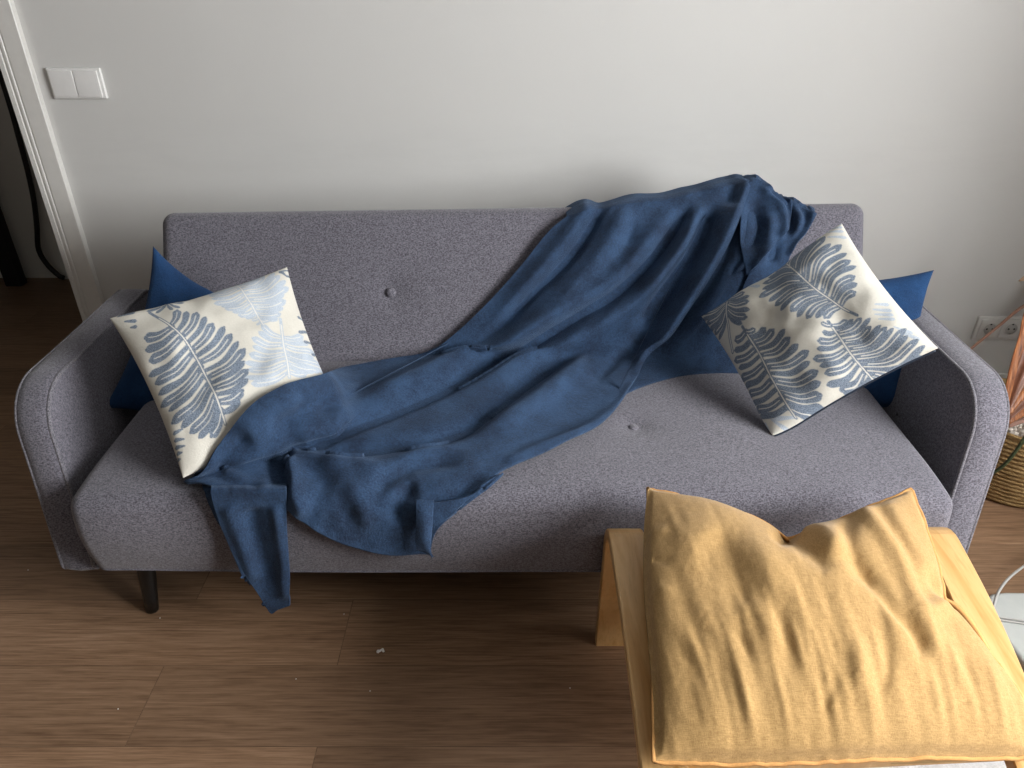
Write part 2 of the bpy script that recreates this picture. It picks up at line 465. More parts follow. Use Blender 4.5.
# ---------------------------------------------------------------- light switch
def wall_pt(px, py, off=0.0): return at_y(px, py, WALL - off)
sw0 = wall_pt(48.5, 69); sw1 = wall_pt(105, 97)
sc_ = (sw0 + sw1) / 2 + np.array([.003, 0, 0]); sww, swh = .156, .084
t = empty('light_switch', (sc_[0], WALL, sc_[2]), 'white double rocker light switch on the wall beside the door casing', 'light switch')
def plate(cx, cz, w, h, d, r, inner=None):
    V, Fc = rbox((cx, WALL - d / 2, cz), (w, d, h), r, (2, 1, 2), 3); return V, Fc
mesh('frame', *plate(sc_[0], sc_[2], sww, swh, .010, .004), M['plastic'], t)
for sx, tl in ((-1, .012), (1, -.02)):
    V, Fc = rbox((sc_[0] + sx * .0355 - .002, WALL - .0095, sc_[2]), (.069, .009, .072), .002, (2, 1, 2), 3)
    V[:, 1] += (V[:, 2] - sc_[2]) * .03 * sx
    mesh('rocker', V, Fc, M['plastic'], t)
# ---------------------------------------------------------------- double socket
so = wall_pt(974, 327.4); sx0 = so[0]; soz = so[2]
w2, h2 = .166, .088
t = empty('double_socket', (sx0 + w2 / 2, WALL, soz), 'white double power socket low on the wall behind the plant', 'power socket')
mesh('frame', *plate(sx0 + w2 / 2, soz, w2, h2, .009, .004), M['socketp'], t)
for k in (0, 1):
    cx = sx0 + w2 / 2 + (k - .5) * .074
    V, Fc = rbox((cx, WALL - .0095, soz), (.069, .006, .070), .003, (2, 1, 2), 3)
    ins = mesh('insert', V, Fc, M['socketp'], t)
    # recessed round well shown as ring, floor disc and contacts
    ang = np.linspace(0, 2 * math.pi, 40, endpoint=False)
    ring = np.stack([cx + .0215 * np.cos(ang), np.full(40, WALL - .0128), soz + .0215 * np.sin(ang)], 1)
    mesh('well_ring', *tube(ring, .0018, 6, closed=True), M['socketp'], ins)
    V, Fc = lathe([(.0005, 0), (.020, 0), (.020, .0006), (.0005, .0006)], (0, 0, 0), 32)
    mesh('well', np.stack([cx + V[:, 0], WALL - .0127 - V[:, 2], soz + V[:, 1]], 1), Fc, plain('socket_well', (.50, .50, .48), .5), ins)
    for sgn in (-1, 1):
        V, Fc = lathe([(.0005, 0), (.0032, 0), (.0032, .0008), (.0005, .0008)], (0, 0, 0), 14)
        mesh('pin_hole', np.stack([cx + sgn * .0095 + V[:, 0], WALL - .0134 - V[:, 2], soz + V[:, 1]], 1), Fc, M['hole'], ins)
        mesh('earth_clip', *rbox((cx, WALL - .0138, soz + sgn * .018), (.006, .003, .005), .001, (1, 1, 1), 2), M['hole'] if sgn > 0 else M['metal'], ins)

# ---------------------------------------------------------------- hallway things
a = at_y(8, 190, 3.15); b = at_y(26, 190, 3.15)
pxw = .075; px_ = at_y(-1, 240, 3.2)[0]
o = mesh('hallway_post', *rbox((px_, 3.21, 1.05), (pxw, .05, 2.1), .004, (1, 1, 1), 2), M['hallblack'], None, False, (px_, 3.21, 0))
tag(o, 'black upright post standing in the dark hallway', 'post')
cab = [(-28, 0), (-8, 50), (10, 105), (19, 138), (28, 172), (34, 201), (37, 228), (38.5, 249), (46, 263), (58, 275), (64, 278)]
P = np.array([at_y(x, y, 3.24) for x, y in cab]); P[-1, 2] = max(P[-1, 2], .012)
o = mesh('hanging_cable', *tube(P, .0115, 10, 60), M['cable'], None, True, P[-1])
tag(o, 'thick black cable hanging down the hallway wall', 'cable')

# ---------------------------------------------------------------- sofa
SUP = []           # support geometry for things lying on the sofa
sofa = empty('sofa', (0, 1.5, 0), 'long grey upholstered sofa with button back against the white wall', 'sofa')
SEAT_Z = .41
def dent(V, c, r, depth, n):
    d = np.linalg.norm(V - c, axis=1); return V - np.outer(depth * np.exp(-(d / r) ** 2), n)
# seat: long upholstered slab, slightly crowned, front leaning forward
V, Fc = rbox((0, 1.445, .2525), (1.795, .61, .315), .032, (90, 34, 12), 6)
V[:, 2] = np.maximum(V[:, 2], .198)
yy = V[:, 1].copy(); zz = V[:, 2].copy()
fr = np.clip((1.30 - yy) / .16, 0, 1)
V[:, 2] += np.where(zz > .3, .010 * np.cos(np.clip(V[:, 0] / .89, -1, 1) * math.pi / 2) * np.clip((zz - .3) / .1, 0, 1) - .012 * fr ** 2, 0)
V[:, 1] += fr * (.032 - .03 * np.sin(np.clip((zz - .175) / .235, 0, 1) * math.pi * .8))
V[:, 1] += .004 * vnoise(V[:, 0] * 6, V[:, 2] * 6, 3) * fr
bt = at_z(634, 423, .418)
V = dent(V, bt, .035, .009, np.array([0, 0, 1.0])); V = dent(V, bt, .13, .006, np.array([0, 0, 1.0]))
seat = mesh('seat', V, Fc, M['sofa'], sofa); SUP.append((V, Fc))
# backrest: reclined slab
LEAN = math.radians(28); BN = np.array([0, -math.cos(LEAN), math.sin(LEAN)]); BU = np.array([0, math.sin(LEAN), math.cos(LEAN)])
B0 = np.array([0, 1.685, .385])           # foot of the front plane
BT, BL_, BWD = .13, .441, 1.848
V, Fc = rbox((0, 0, 0), (BWD, BT, BL_), .035, (90, 4, 26), 6)
crown = (.012 * np.cos(V[:, 0] / (BWD / 2) * math.pi / 2) * np.cos(V[:, 2] / (BL_ / 2) * math.pi / 2)) * (V[:, 1] < 0)
ww = B0 + np.outer(V[:, 0], [1, 0, 0]) + np.outer(V[:, 1] + BT / 2, -BN) + np.outer(V[:, 2] + BL_ / 2, BU) + np.outer(crown, BN)
ww[:, 2] += ww[:, 0] * .014                # the left end sits a touch lower
def on_plane(px, py, off=0.0):
    r = ray(px, py); p0 = B0 + BN * off; t = ((p0 - CAM) @ BN) / (r @ BN); return CAM + r * t[..., None]
bb = on_plane(np.array(390.), np.array(292.), .012)
ww = dent(ww, bb, .03, .010, BN); ww = dent(ww, bb, .10, .006, BN)
back = mesh('backrest', ww, Fc, M['sofa'], sofa); SUP.append((ww, Fc))
def button(c, n, par):
    V, Fc = lathe([(.0005, 0), (.010, 0), (.0125, .003), (.0115, .007), (.007, .0095), (.0005, .0102)], (0, 0, 0), 24)
    q = Vector((0, 0, 1)).rotation_difference(Vector(n)).to_matrix()
    V = np.array([tuple(q @ Vector(p)) for p in V]) + c
    return mesh('button', V, Fc, M['sofa'], par)
button(bt - np.array([0, 0, .019]), (0, 0, 1), seat)
button(bb - BN * .018, tuple(BN), back)
# arms
def arm(sg):
    pts = [(1.188, .170), (1.315, .555), (1.875, .56), (1.80, .165)]
    rad = [.012, .135, .03, .02]; prof = []
    n = len(pts)
    for i in range(n):
        p = np.array(pts[i]); a_ = np.array(pts[i - 1]) - p; b_ = np.array(pts[(i + 1) % n]) - p
        la, lb = np.linalg.norm(a_), np.linalg.norm(b_); a_ /= la; b_ /= lb
        half = math.acos(np.clip(a_ @ b_, -1, 1)) / 2; d = rad[i] / math.tan(half)
        c = p + (a_ + b_) / np.linalg.norm(a_ + b_) * rad[i] / math.sin(half)
        s0 = p + a_ * d - c; s1 = p + b_ * d - c
        m_ = 18 if rad[i] > .1 else 6
        a0 = math.atan2(s0[1], s0[0]); a1 = math.atan2(s1[1], s1[0]); da = (a1 - a0 + math.pi) % (2 * math.pi) - math.pi
        for k in range(m_ + 1):
            an = a0 + da * k / m_; prof.append(c + rad[i] * np.array([math.cos(an), math.sin(an)]))
    # densify straight runs
    dense = []
    for i in range(len(prof)):
        p, q = prof[i], prof[(i + 1) % len(prof)]; L = np.linalg.norm(q - p); m_ = max(1, int(L / .03))
        for k in range(m_): dense.append(p + (q - p) * k / m_)
    prof = np.array(dense); cen = prof.mean(0); k = len(prof)
    def xin(z): return .912 + .190 * (z - .165)
    def xout(z): return .980 + .190 * (z - .165)
    rings = []
    for f_, ins in ((0, .5), (0, .25), (0, .06), (0, .012), (.0, .004), (.06, 0), (.3, -.002), (.5, -.003), (.7, -.002), (.94, 0), (1, .004), (1, .012), (1, .06), (1, .25), (1, .5)):
        q = cen + (prof - cen) * (1 - ins / .25 if ins > .02 else 1) if ins > .02 else prof - (prof - cen) / np.linalg.norm(prof - cen, axis=1)[:, None] * ins
        if ins == .5: q = cen + (prof - cen) * .02
        elif ins == .25: q = cen + (prof - cen) * .45
        elif ins == .06: q = cen + (prof - cen) * .8
        x = (1 - f_) * xin(q[:, 1]) + f_ * xout(q[:, 1])
        if ins >= .25: x = x + (.006 if f_ else -.006)
        rings.append(np.stack([sg * x, q[:, 0], q[:, 1]], 1))
    V = np.concatenate(rings); Fc = []
    for i in range(len(rings) - 1):
        for j in range(k): Fc.append((i * k + j, i * k + (j + 1) % k, (i + 1) * k + (j + 1) % k, (i + 1) * k + j))
    o = mesh('armrest', V, Fc, M['sofa'], sofa); SUP.append((V, Fc))
    for ri in (4, 10):
        mesh('piping', *tube(rings[ri], .0042, 7, closed=True), M['piping'], o)
    return o
for sg in (-1, 1): arm(sg)
# under-frame enlarged as black filler, standing in for shade in the arm gaps; legs
mesh('underframe_filler', *rbox((0, 1.48, .262), (1.832, .50, .214), .008, (1, 1, 1), 2), M['hallblack'], sofa)
for sx in (-1, 1):
    for yt, yb in ((1.262, 1.240), (1.66, 1.70)):
        P = [(sx * .838, yt, .185), (sx * .852, yb, 0.0)]
        V, Fc = tube(P, [.0235, .0145], 20, 6); mesh('leg', V, Fc, M['black'], sofa)

# ---------------------------------------------------------------- square cushions
def rotm(w):
    w = np.asarray(w, float); a_ = np.linalg.norm(w); k_ = w / a_; K = np.array([[0, -k_[2], k_[1]], [k_[2], 0, -k_[0]], [-k_[1], k_[0], 0]])
    return np.eye(3) + math.sin(a_) * K + (1 - math.cos(a_)) * K @ K

class Pose:
    """corner points TL,TR,BR,BL in the world"""
    def __init__(s, C): s.C = np.asarray(C, float)
    def at(s, a, b):   # a,b in -1..1 (right, up)
        TL, TR, BR, BL = s.C; a = np.asarray(a)[..., None]; b = np.asarray(b)[..., None]
        return ((1 - a) * (1 + b) * TL + (1 + a) * (1 + b) * TR + (1 + a) * (1 - b) * BR + (1 - a) * (1 - b) * BL) / 4
    def n(s):
        v = np.cross(s.C[1] - s.C[0], s.C[3] - s.C[0]); v /= np.linalg.norm(v); return v if v @ (CAM - s.C.mean(0)) > 0 else -v

def pillow(pose, thick, n, pinch=.05, lump=.004, seed=1, back=None, bend=None):
    g = np.sin(np.linspace(-1, 1, n) * math.pi / 2) * .35 + np.linspace(-1, 1, n) * .65
    A, B = np.meshgrid(g, g[::-1])
    A2 = A * (1 - pinch * (1 - B ** 2) * np.abs(A) ** 2); B2 = B * (1 - pinch * (1 - A ** 2) * np.abs(B) ** 2)
    P = pose.at(A2, B2); nn = pose.n()
    if bend is not None: P = P + bend(A, B)
    hgt = np.clip((1 - np.abs(A) ** 2.4) * (1 - np.abs(B) ** 2.4), 0, 1) ** .55
    lum = lump * (vnoise(A * 2.2 + 9, B * 2.2 + 5, seed) + .5 * vnoise(A * 5, B * 5, seed + 1)) * np.sqrt(hgt)
    Fr = P + nn * (thick * hgt + lum)[..., None]; Bk = P - nn * ((back or thick) * hgt)[..., None]
    I = np.arange(n * n).reshape(n, n); V = np.concatenate([Fr.reshape(-1, 3), Bk.reshape(-1, 3)]); o = n * n; Fc = []
    J = I + o; J[0] = I[0]; J[-1] = I[-1]; J[:, 0] = I[:, 0]; J[:, -1] = I[:, -1]
    for r in range(n - 1):
        for c in range(n - 1):
            Fc.append((I[r, c], I[r + 1, c], I[r + 1, c + 1], I[r, c + 1])); Fc.append((J[r, c], J[r, c + 1], J[r + 1, c + 1], J[r + 1, c]))
    used = np.zeros(2 * o, bool); used[np.array(Fc).ravel()] = True; mp = np.cumsum(used) - 1
    V = V[used]; Fc = [[mp[i] for i in f] for f in Fc]
    return V, Fc, A, B, Fr

def leaf_print(shape_px, blades):
    """paint printed leaves; blades: (path, width px, tone 0 dark/1 pale/2 white line)"""
    X, Y = shape_px; D = np.zeros(X.shape); L = np.zeros(X.shape); W = np.zeros(X.shape)
    for path, w, tone, kind in blades:
        d, p, _ = seg_dist(X, Y, path)
        w0, w1 = w if isinstance(w, tuple) else (w * .4, w)
        prof = (w0 + (w1 - w0) * np.clip(p / .8, 0, 1)) * np.where(p > .86, np.sqrt(np.clip(1 - ((p - .86) / .15) ** 2, 0, 1)), 1) if kind == 'b' else w1 * np.ones(X.shape)
        m = np.clip((prof - d) / .4 + .5, 0, 1)
        if tone == 0: D = np.maximum(D, m); L = L * (1 - m)
        elif tone == 1: L = np.maximum(L, m * (1 - D))
        else: W = np.maximum(W, m * .85)
    return D * (1 - W), L * (1 - W), W

def leaf(mid, sideA, sideB, tone, a0=.12, a1=.97, width=None, curve=.12):
    """midrib polyline and two lists of blade tips (zoomed px), blades attached evenly along the rib"""
    M_ = catmull(mid, 60); out = []; veins = []
    for tips, sgn in ((sideA, 1), (sideB, -1)):
        if width is None and len(tips) > 4: tips = catmull(tips, int(round(len(tips) * 1.3)))
        n = len(tips); tips = np.array(tips, float)
        gaps = np.linalg.norm(np.diff(tips, axis=0), axis=1) if n > 1 else np.array([10.])
        for k in range(n):
            tips[k] += (tips[k] - M_[min(59, int((a0 + (a1 - a0) * (k + .3) / n) * 59))]) * (.055 * math.sin(k * 2.4 + n))
            p = a0 + (a1 - a0) * (k + .3) / n; base = M_[min(59, int(p * 59))]
            ga = gaps[max(0, k - 1)]; gb = gaps[min(len(gaps) - 1, k)]; w1 = width or min(.385 * (ga + gb) / 2, .24 * np.linalg.norm(tips[k] - base))
            w1 = max(1.1, min(w1, 5.0)); rs = np.linalg.norm(np.diff(M_, axis=0), axis=1).sum() * (a1 - a0) / n; w = (min(w1, max(.5, .30 * rs)), w1)
            c = (base + tips[k]) / 2; d = tips[k] - base; perp = np.array([-d[1], d[0]])
            if width is None: w = (w[0] * (1.15, .95, 1.2, .85)[k % 4], w[1] * (1.16, .92, 1.1, .84)[k % 4])
            rib = M_[min(59, int(p * 59) + 4)] - base
            s_ = 1 if perp @ rib > 0 else -1
            path = catmull([base, c + perp * s_ * curve, tips[k]], 9)
            out.append((path, w, tone, 'b'))
            if width is None and k % 2 == 0: veins.append((path[1:8], .30, 2, 'r'))
    out.append((M_, 1.5, tone, 'r'))
    out.append((M_[6:], .45, 2, 'r'))
    return out + veins

def zc(x0, y0, s, pts): return [(x0 + x / s, y0 + y / s) for x, y in pts]

def set_print(o, V, pose, blades):
    TL, TR, BR, BL = pose.C
    # position of every vertex within the square cover
    c = pose.C.mean(0); e1 = (TR + BR - TL - BL) / 4; e2 = (TL + TR - BL - BR) / 4; nn = np.cross(e1, e2); nn /= np.linalg.norm(nn)
    R = np.stack([e1, e2, nn], 1); q = np.linalg.solve(R, (V - c).T).T
    flat = pose.at(np.clip(q[:, 0], -1, 1), np.clip(q[:, 1], -1, 1))
    px = proj(flat); D, L, W = leaf_print((px[:, 0], px[:, 1]), blades)
    at = o.data.color_attributes.new('print', 'FLOAT_COLOR', 'POINT')
    at.data.foreach_set('color', np.stack([D, L, W, np.ones_like(D)], 1).ravel())

# -- left patterned cushion
CL_ = (CAM + (np.array([[-.909, 1.517, .63], [-.569, 1.763, .656], [-.358, 1.498, .408], [-.698, 1.252, .382]]) - CAM) * (.395 / .42))
CL_[2] = at_z(347., 424., .448); poseL = Pose(CL_)
Z1 = lambda p: zc(90, 220, 2.954, p)
Z2 = lambda p: zc(190, 255, 5.297, p)
Z3 = lambda p: zc(100, 255, 5.908, p)
Z4 = lambda p: zc(130, 360, 5.907, p)
bl = []
bl += leaf(Z2([(235, 140), (270, 200), (300, 260), (340, 330), (390, 430)]), Z2([(330, 130), (400, 112), (470, 100), (515, 130), (522, 175), (515, 225), (500, 280), (490, 330), (470, 375), (420, 395)]), Z2([(110, 190), (85, 225), (105, 255), (130, 285), (150, 325), (190, 335), (245, 372), (315, 392), (355, 430)]), 1, .08)
bl += leaf(Z2([(480, 380), (485, 450), (490, 530), (505, 620), (515, 720)]), Z2([(385, 435), (345, 500), (330, 560), (312, 610), (300, 660), (300, 720), (330, 760)]), Z2([(590, 460), (640, 500), (640, 560), (690, 590), (720, 630), (650, 660), (600, 690)]), 1, .3)
bl += leaf(Z1([(172, 300), (240, 355), (300, 415), (350, 500), (385, 575), (405, 625)]), Z1([(258, 305), (310, 308), (345, 332), (385, 352), (412, 372), (440, 395), (452, 430), (462, 465), (464, 500), (460, 535), (440, 570)]), Z1([(165, 380), (172, 435), (192, 492), (210, 530), (228, 565), (248, 598), (270, 612), (300, 640), (335, 650), (365, 655)]), 0, .22)
bl += leaf(Z3([(400, 300), (380, 330), (350, 350)]), Z3([(540, 268), (490, 320), (470, 370), (430, 392)]), Z3([(250, 340), (270, 380), (330, 395), (370, 370)]), 0, .0, .3, 2.0)
for p in ([(80, 400), (190, 385)], [(70, 370), (180, 345)], [(130, 440), (205, 445)], [(170, 480), (210, 480)]): bl.append((catmull(Z3(p), 4), 2.0, 0, 'b'))
for p in ([(330, 430), (275, 445)], [(340, 480), (283, 478)], [(345, 515), (290, 515)], [(330, 545), (300, 545)], [(320, 575), (302, 575)]): bl.append((catmull(Z4(p), 4), 1.9, 0, 'b'))
for p in ([(610, 345), (575, 340)], [(640, 405), (575, 440)], [(650, 470), (600, 490)], [(675, 520), (640, 555)], [(700, 570), (690, 600)], [(720, 620), (700, 560)], [(520, 70), (490, 90)], [(530, 110), (500, 80)]): bl.append((catmull(Z2(p), 4), 1.9, 0, 'b'))
V, Fc, A, B, _ = pillow(poseL, .066, 300, .065, .012, 5, .05)
cl = mesh('leaf_cushion', V, Fc, M['leafprint'], None, True, poseL.C[3]); set_print(cl, V, poseL, bl)
tag(cl, 'cream cushion with blue leaf print at left end of sofa, corner under the blanket', 'cushion', 'leaf print cushions on the sofa')
SUPC = [(V, Fc)]
# -- right patterned cushion
poseR = Pose(CAM + (np.array([[.501, 1.776, .512], [.801, 1.748, .775], [.907, 1.396, .617], [.607, 1.424, .354]]) - CAM) * (.382 / .40))
Y6 = lambda p: zc(690, 200, 2.955, p)
Y6b = lambda p: zc(820, 290, 5.486, p)
Y4 = lambda p: zc(700, 270, 4.27, p)
Y5 = lambda p: zc(760, 210, 5.908, p)
br_ = []
br_ += leaf(Y4([(135, 130), (136, 200), (145, 280), (155, 365)]), Y4([(60, 150), (20, 180), (15, 215), (40, 245), (60, 270), (85, 300)]), Y4([(215, 125), (250, 165), (248, 200), (240, 235), (215, 265)]), 0, .0, .35)
br_ += leaf(Y4([(215, 275), (260, 345), (310, 430), (360, 530), (420, 640)]), Y4([(175, 325), (165, 380), (175, 430), (190, 475), (205, 520), (215, 560), (235, 600), (265, 630)]), Y4([(270, 290), (330, 288), (400, 308), (440, 350), (485, 385), (510, 425), (528, 475), (545, 530), (530, 580), (490, 620)]), 0, .05)
br_ += leaf(Y6([(512, 366), (470, 345), (430, 318), (395, 295), (360, 265), (325, 232), (298, 205)]), Y6([(503, 298), (505, 255), (490, 205), (468, 170), (445, 150), (420, 138), (395, 128), (365, 140), (340, 155), (315, 178)]), Y6([(425, 378), (385, 384), (345, 374), (315, 362), (285, 345), (258, 330), (238, 308), (232, 280), (240, 250), (255, 222), (280, 205)]), 0, .2)
br_ += leaf(Y6b([(90, 230), (140, 300), (200, 390), (255, 455), (310, 512)]), Y6b([(175, 215), (240, 205), (298, 205), (322, 250), (365, 238), (405, 250), (455, 245), (520, 280), (560, 310), (590, 350), (560, 390)]), Y6b([(58, 242), (62, 295), (32, 362), (22, 440), (62, 480), (70, 535), (110, 570), (170, 560)]), 0, .05)
for p in ([(420, 190), (520, 180)], [(410, 155), (500, 140)], [(430, 125), (490, 110)], [(450, 95), (480, 85)]): br_.append((catmull(Y5(p), 4), 1.7, 1, 'b'))
for p in ([(330, 120), (395, 110)], [(320, 150), (410, 145)], [(330, 175), (420, 170)], [(350, 200), (430, 195)], [(430, 240), (520, 260)], [(450, 260), (560, 290)]): br_.append((catmull(Y6b(p), 4), 1.9, 1, 'b'))
for p in ([(150, 110), (270, 60)], [(190, 60), (300, 30)], [(230, 90), (280, 100)], [(420, 640), (330, 650)], [(300, 690), (280, 660)], [(320, 650), (380, 690)]): br_.append((catmull(Y4(p), 4), 2.2, 1, 'b'))
V, Fc, A, B, Fr = pillow(poseR, .066, 300, .06, .013, 11, .05, lambda A, B: np.outer(np.ones(1), [0, 0, 0]) + (.018 * np.clip((-A - .55) / .45, 0, 1) ** 2 * np.clip((-B - .55) / .45, 0, 1) ** 2)[..., None] * np.array([0, 0, 1.0]))
cr = mesh('leaf_cushion', V, Fc, M['leafprint'], None, True, poseR.C[3]); set_print(cr, V, poseR, br_)
tag(cr, 'cream cushion with blue leaf print standing on its corner at right end of sofa', 'cushion', 'leaf print cushions on the sofa')
edge = Fr[-1, 4:-4:6].copy(); edge += poseR.n() * -.003
mesh('zip', *tube(edge, .0030, 8), plain('dark_slate_zip', (.012, .022, .042), .6), cr)['label'] = 'dark navy zip along the lower edge'
# -- plain navy cushions behind
S_ = .39
def pose_from(TL, TR, BL): 
    TL, TR, BL = map(np.array, (TL, TR, BL)); return Pose([TL, TR, TR + BL - TL, BL])
poseNL = pose_from(at_y(153, 246, 1.78), at_y(262, 306, 1.84), at_y(104, 408, 1.48))
V, Fc, *_ = pillow(poseNL, .060, 90, .17, .010, 21)
o = mesh('navy_cushion', V, Fc, M['navy'], None, True, poseNL.C[3]); tag(o, 'plain navy velvet cushion behind the left leaf print cushion', 'cushion', 'plain navy cushions')
poseNR = pose_from(at_y(752, 276, 1.80), at_y(934, 270, 1.74), at_y(745, 415, 1.62))
V, Fc, *_ = pillow(poseNR, .055, 90, .14, .008, 31)
o = mesh('navy_cushion', V, Fc, M['navy'], None, True, poseNR.C[3]); tag(o, 'plain navy velvet cushion behind the right leaf print cushion', 'cushion', 'plain navy cushions')

# ---------------------------------------------------------------- blanket
def bvh(parts):
    V, Fc = join(parts); return BVHTree.FromPolygons([tuple(p) for p in V], [tuple(int(i) for i in f) for f in Fc])
TREE = bvh(SUP + SUPC)
def support(PX, yfree=1.12):
    """first sofa / cushion surface met along each sight line (ray length), else the reclined back's plane or the hanging plane in front"""
    R = ray(PX[..., 0], PX[..., 1]); nv, nu = R.shape[:2]; T = np.zeros((nv, nu)); c = Vector(CAM)
    for i in range(nv):
        for j in range(nu):
            r = R[i, j]; h = TREE.ray_cast(c, Vector(r)); t_ = h[3] / np.linalg.norm(r) if h[0] is not None else None
            if PX[i, j, 1] < 330:
                tp = float(((B0 - CAM) @ BN) / (r @ BN)); t_ = tp if t_ is None else min(t_, tp)
            elif t_ is None: t_ = (yfree) / r[1]
            T[i, j] = t_
    return T, R

def drape(top, right, bottom, left, nu, nv, off, folds, sm=6, it=3, lump=.0025, seed=2, extra=None, rid=0.0):
    PX = coons(top, right, bottom, left, nu, nv)
    T, R = support(PX)
    Ts = blur(T, sm, it); Ts = np.minimum(Ts, T) * .6 + Ts * .4
    Ts = blur(Ts, max(2, sm // 2), 2); Ts = np.minimum(Ts, T + .002)
    Ts = blur(Ts, 2, 1)
    G = CAM + R * Ts[..., None]; N = grid_normals(G); N = np.stack([blur(N[..., k], 8, 2) for k in range(3)], -1); N /= np.linalg.norm(N, axis=2)[..., None]
    X, Y = PX[..., 0], PX[..., 1]
    D = off + 1.18 * strokes(X, Y, folds) + lump * (vnoise(X / 26, Y / 26, seed) + .6 * vnoise(X / 11, Y / 11, seed + 1))
    uu = np.linspace(0, 1, nu)[None, :] + 0 * X; vv = np.linspace(0, 1, nv)[:, None] + 0 * X
    D = D + rid * (vnoise(uu * 11 + .7 * np.sin(vv * 5), vv * 2.2, seed + 7) + .5 * vnoise(uu * 24, vv * 4, seed + 8))
    if extra is not None: D = D + extra(X, Y)
    D = np.maximum(blur(D, 2, 2), .006)
    return G + N * D[..., None], PX

fA = [
    ([(606, 203), (569, 257), (530, 296), (500, 328), (470, 350)], -.030, 6, .15, .4),
    ([(596, 200), (560, 250), (518, 296), (480, 332)], .024, 10, .1, .4),
    ([(630, 205), (598, 258), (556, 303), (505, 345), (450, 375)], .022, 11, .1, .3),
    ([(690, 205), (659, 251), (620, 290), (581, 314), (542, 338), (495, 370), (440, 397)], -.034, 6, .1, .35),
    ([(540, 339), (495, 370), (420, 407), (352, 434), (315, 450), (288, 455)], -.017, 6, .25, .1),
    ([(676, 205), (640, 252), (600, 288), (560, 312), (520, 333), (470, 362), (400, 396), (330, 425)], .024, 10, .15, .2),
    ([(702, 215), (672, 262), (634, 302), (590, 328), (550, 352), (500, 382), (440, 412)], .022, 10, .1, .3),
    ([(712, 212), (690, 254), (668, 286), (650, 314), (640, 330)], -.042, 8, .15, .25),
    ([(700, 200), (676, 250), (650, 284), (625, 308)], .014, 10, .1, .3),
    ([(728, 205), (706, 258), (684, 296), (664, 326), (640, 362)], .028, 10, .05, .2),
    ([(650, 322), (630, 350), (605, 375), (585, 392)], -.008, 6, .2, .3),
    ([(596, 340), (560, 368), (524, 392), (485, 424), (454, 441), (400, 452), (330, 458), (295, 455)], -.017, 7, .2, .15),
    ([(600, 360), (560, 392), (520, 420), (470, 446)], .018, 11, .2, .3),
    ([(635, 222), (622, 247)], -.009, 6, .3, .3),
    ([(336, 409), (312, 408), (290, 416), (262, 428)], -.020, 9, .25, .3),
    ([(340, 424), (310, 424), (285, 434)], .018, 9, .2, .3),
    ([(300, 395), (265, 412), (232, 440)], .016, 14, .2, .3),
    ([(250, 430), (225, 455), (212, 472)], -.014, 7, .2, .2),
    ([(281, 448), (279, 468), (284, 490)], -.045, 8, .2, 0),
    ([(288, 462), (294, 490), (312, 515)], .022, 9, .2, .2),
    ([(292, 458), (325, 466), (346, 482), (340, 505)], .010, 9, .3, .5), ([(300, 474), (322, 484), (326, 504)], -.009, 9, .4, .5), ([(345, 488), (362, 502), (378, 526)], .009, 9, .3, .5), ([(340, 500), (352, 514), (362, 530)], -.006, 8, .5, .5),
    ([(190, 481), (217, 491), (248, 500), (279, 503)], .006, 5, .02, .02), ([(192, 474), (218, 483), (249, 492), (278, 495)], -.004, 4, .1, .1),
    ([(300, 480), (345, 472), (385, 478), (424, 462), (471, 460)], .012, 9, .2, .3),
    ([(372, 500), (390, 484), (424, 470), (470, 470)], -.016, 7, .2, .3),
    ([(395, 520), (405, 500), (418, 490)], -.014, 8, .2, .2),
    ([(224, 478), (248, 488), (276, 491)], .008, 3, .1, .1),
    ([(640, 385), (600, 430), (540, 455), (500, 472)], .008, 5, .1, .1),
    ([(745, 180), (722, 240), (690, 292), (655, 345), (632, 385)], .024, 6, .05, .1),
    ([(216, 470), (250, 450), (300, 440)], .010, 8, .3, .3),
]
topA = [(566, 219), (590, 213), (625, 207), (665, 202), (700, 193), (722, 189), (748, 183)]
rightA = [(748, 183), (737, 215), (722, 250), (702, 285), (680, 316), (658, 350), (636, 384), (604, 430), (565, 451), (520, 470), (500, 478), (478, 496), (440, 522), (430, 550)]
botA = [(188, 483), (217, 494), (248, 503), (279, 506), (290, 509), (305, 520), (340, 539), (385, 550), (430, 551)]
leftA = [(566, 219), (548, 234), (520, 268), (490, 301), (455, 334), (430, 351), (395, 364), (350, 373), (320, 380), (285, 388), (252, 407), (222, 440), (203, 464), (188, 483)]
GA, PXA = drape(topA, rightA, botA, leftA, 250, 400, .022, fA, 9, 3, .0012, 2, None, .0035)
# carry the cloth over the top of the backrest and down behind it
rows = []
d0 = GA[0]
for k, (dy, dz) in enumerate(((.17, -.26), (.165, -.16), (.15, -.085), (.125, -.035), (.085, -.012), (.04, -.002))):
    rows.append(d0 + np.array([0, dy, dz]) + np.stack([0 * d0[:, 0], .01 * np.sin(np.linspace(0, 22, len(d0))) , .004 * np.sin(np.linspace(0, 17, len(d0)))], 1))
GA = np.concatenate([np.array(rows), GA])
parts = [sheet(GA, .007)]
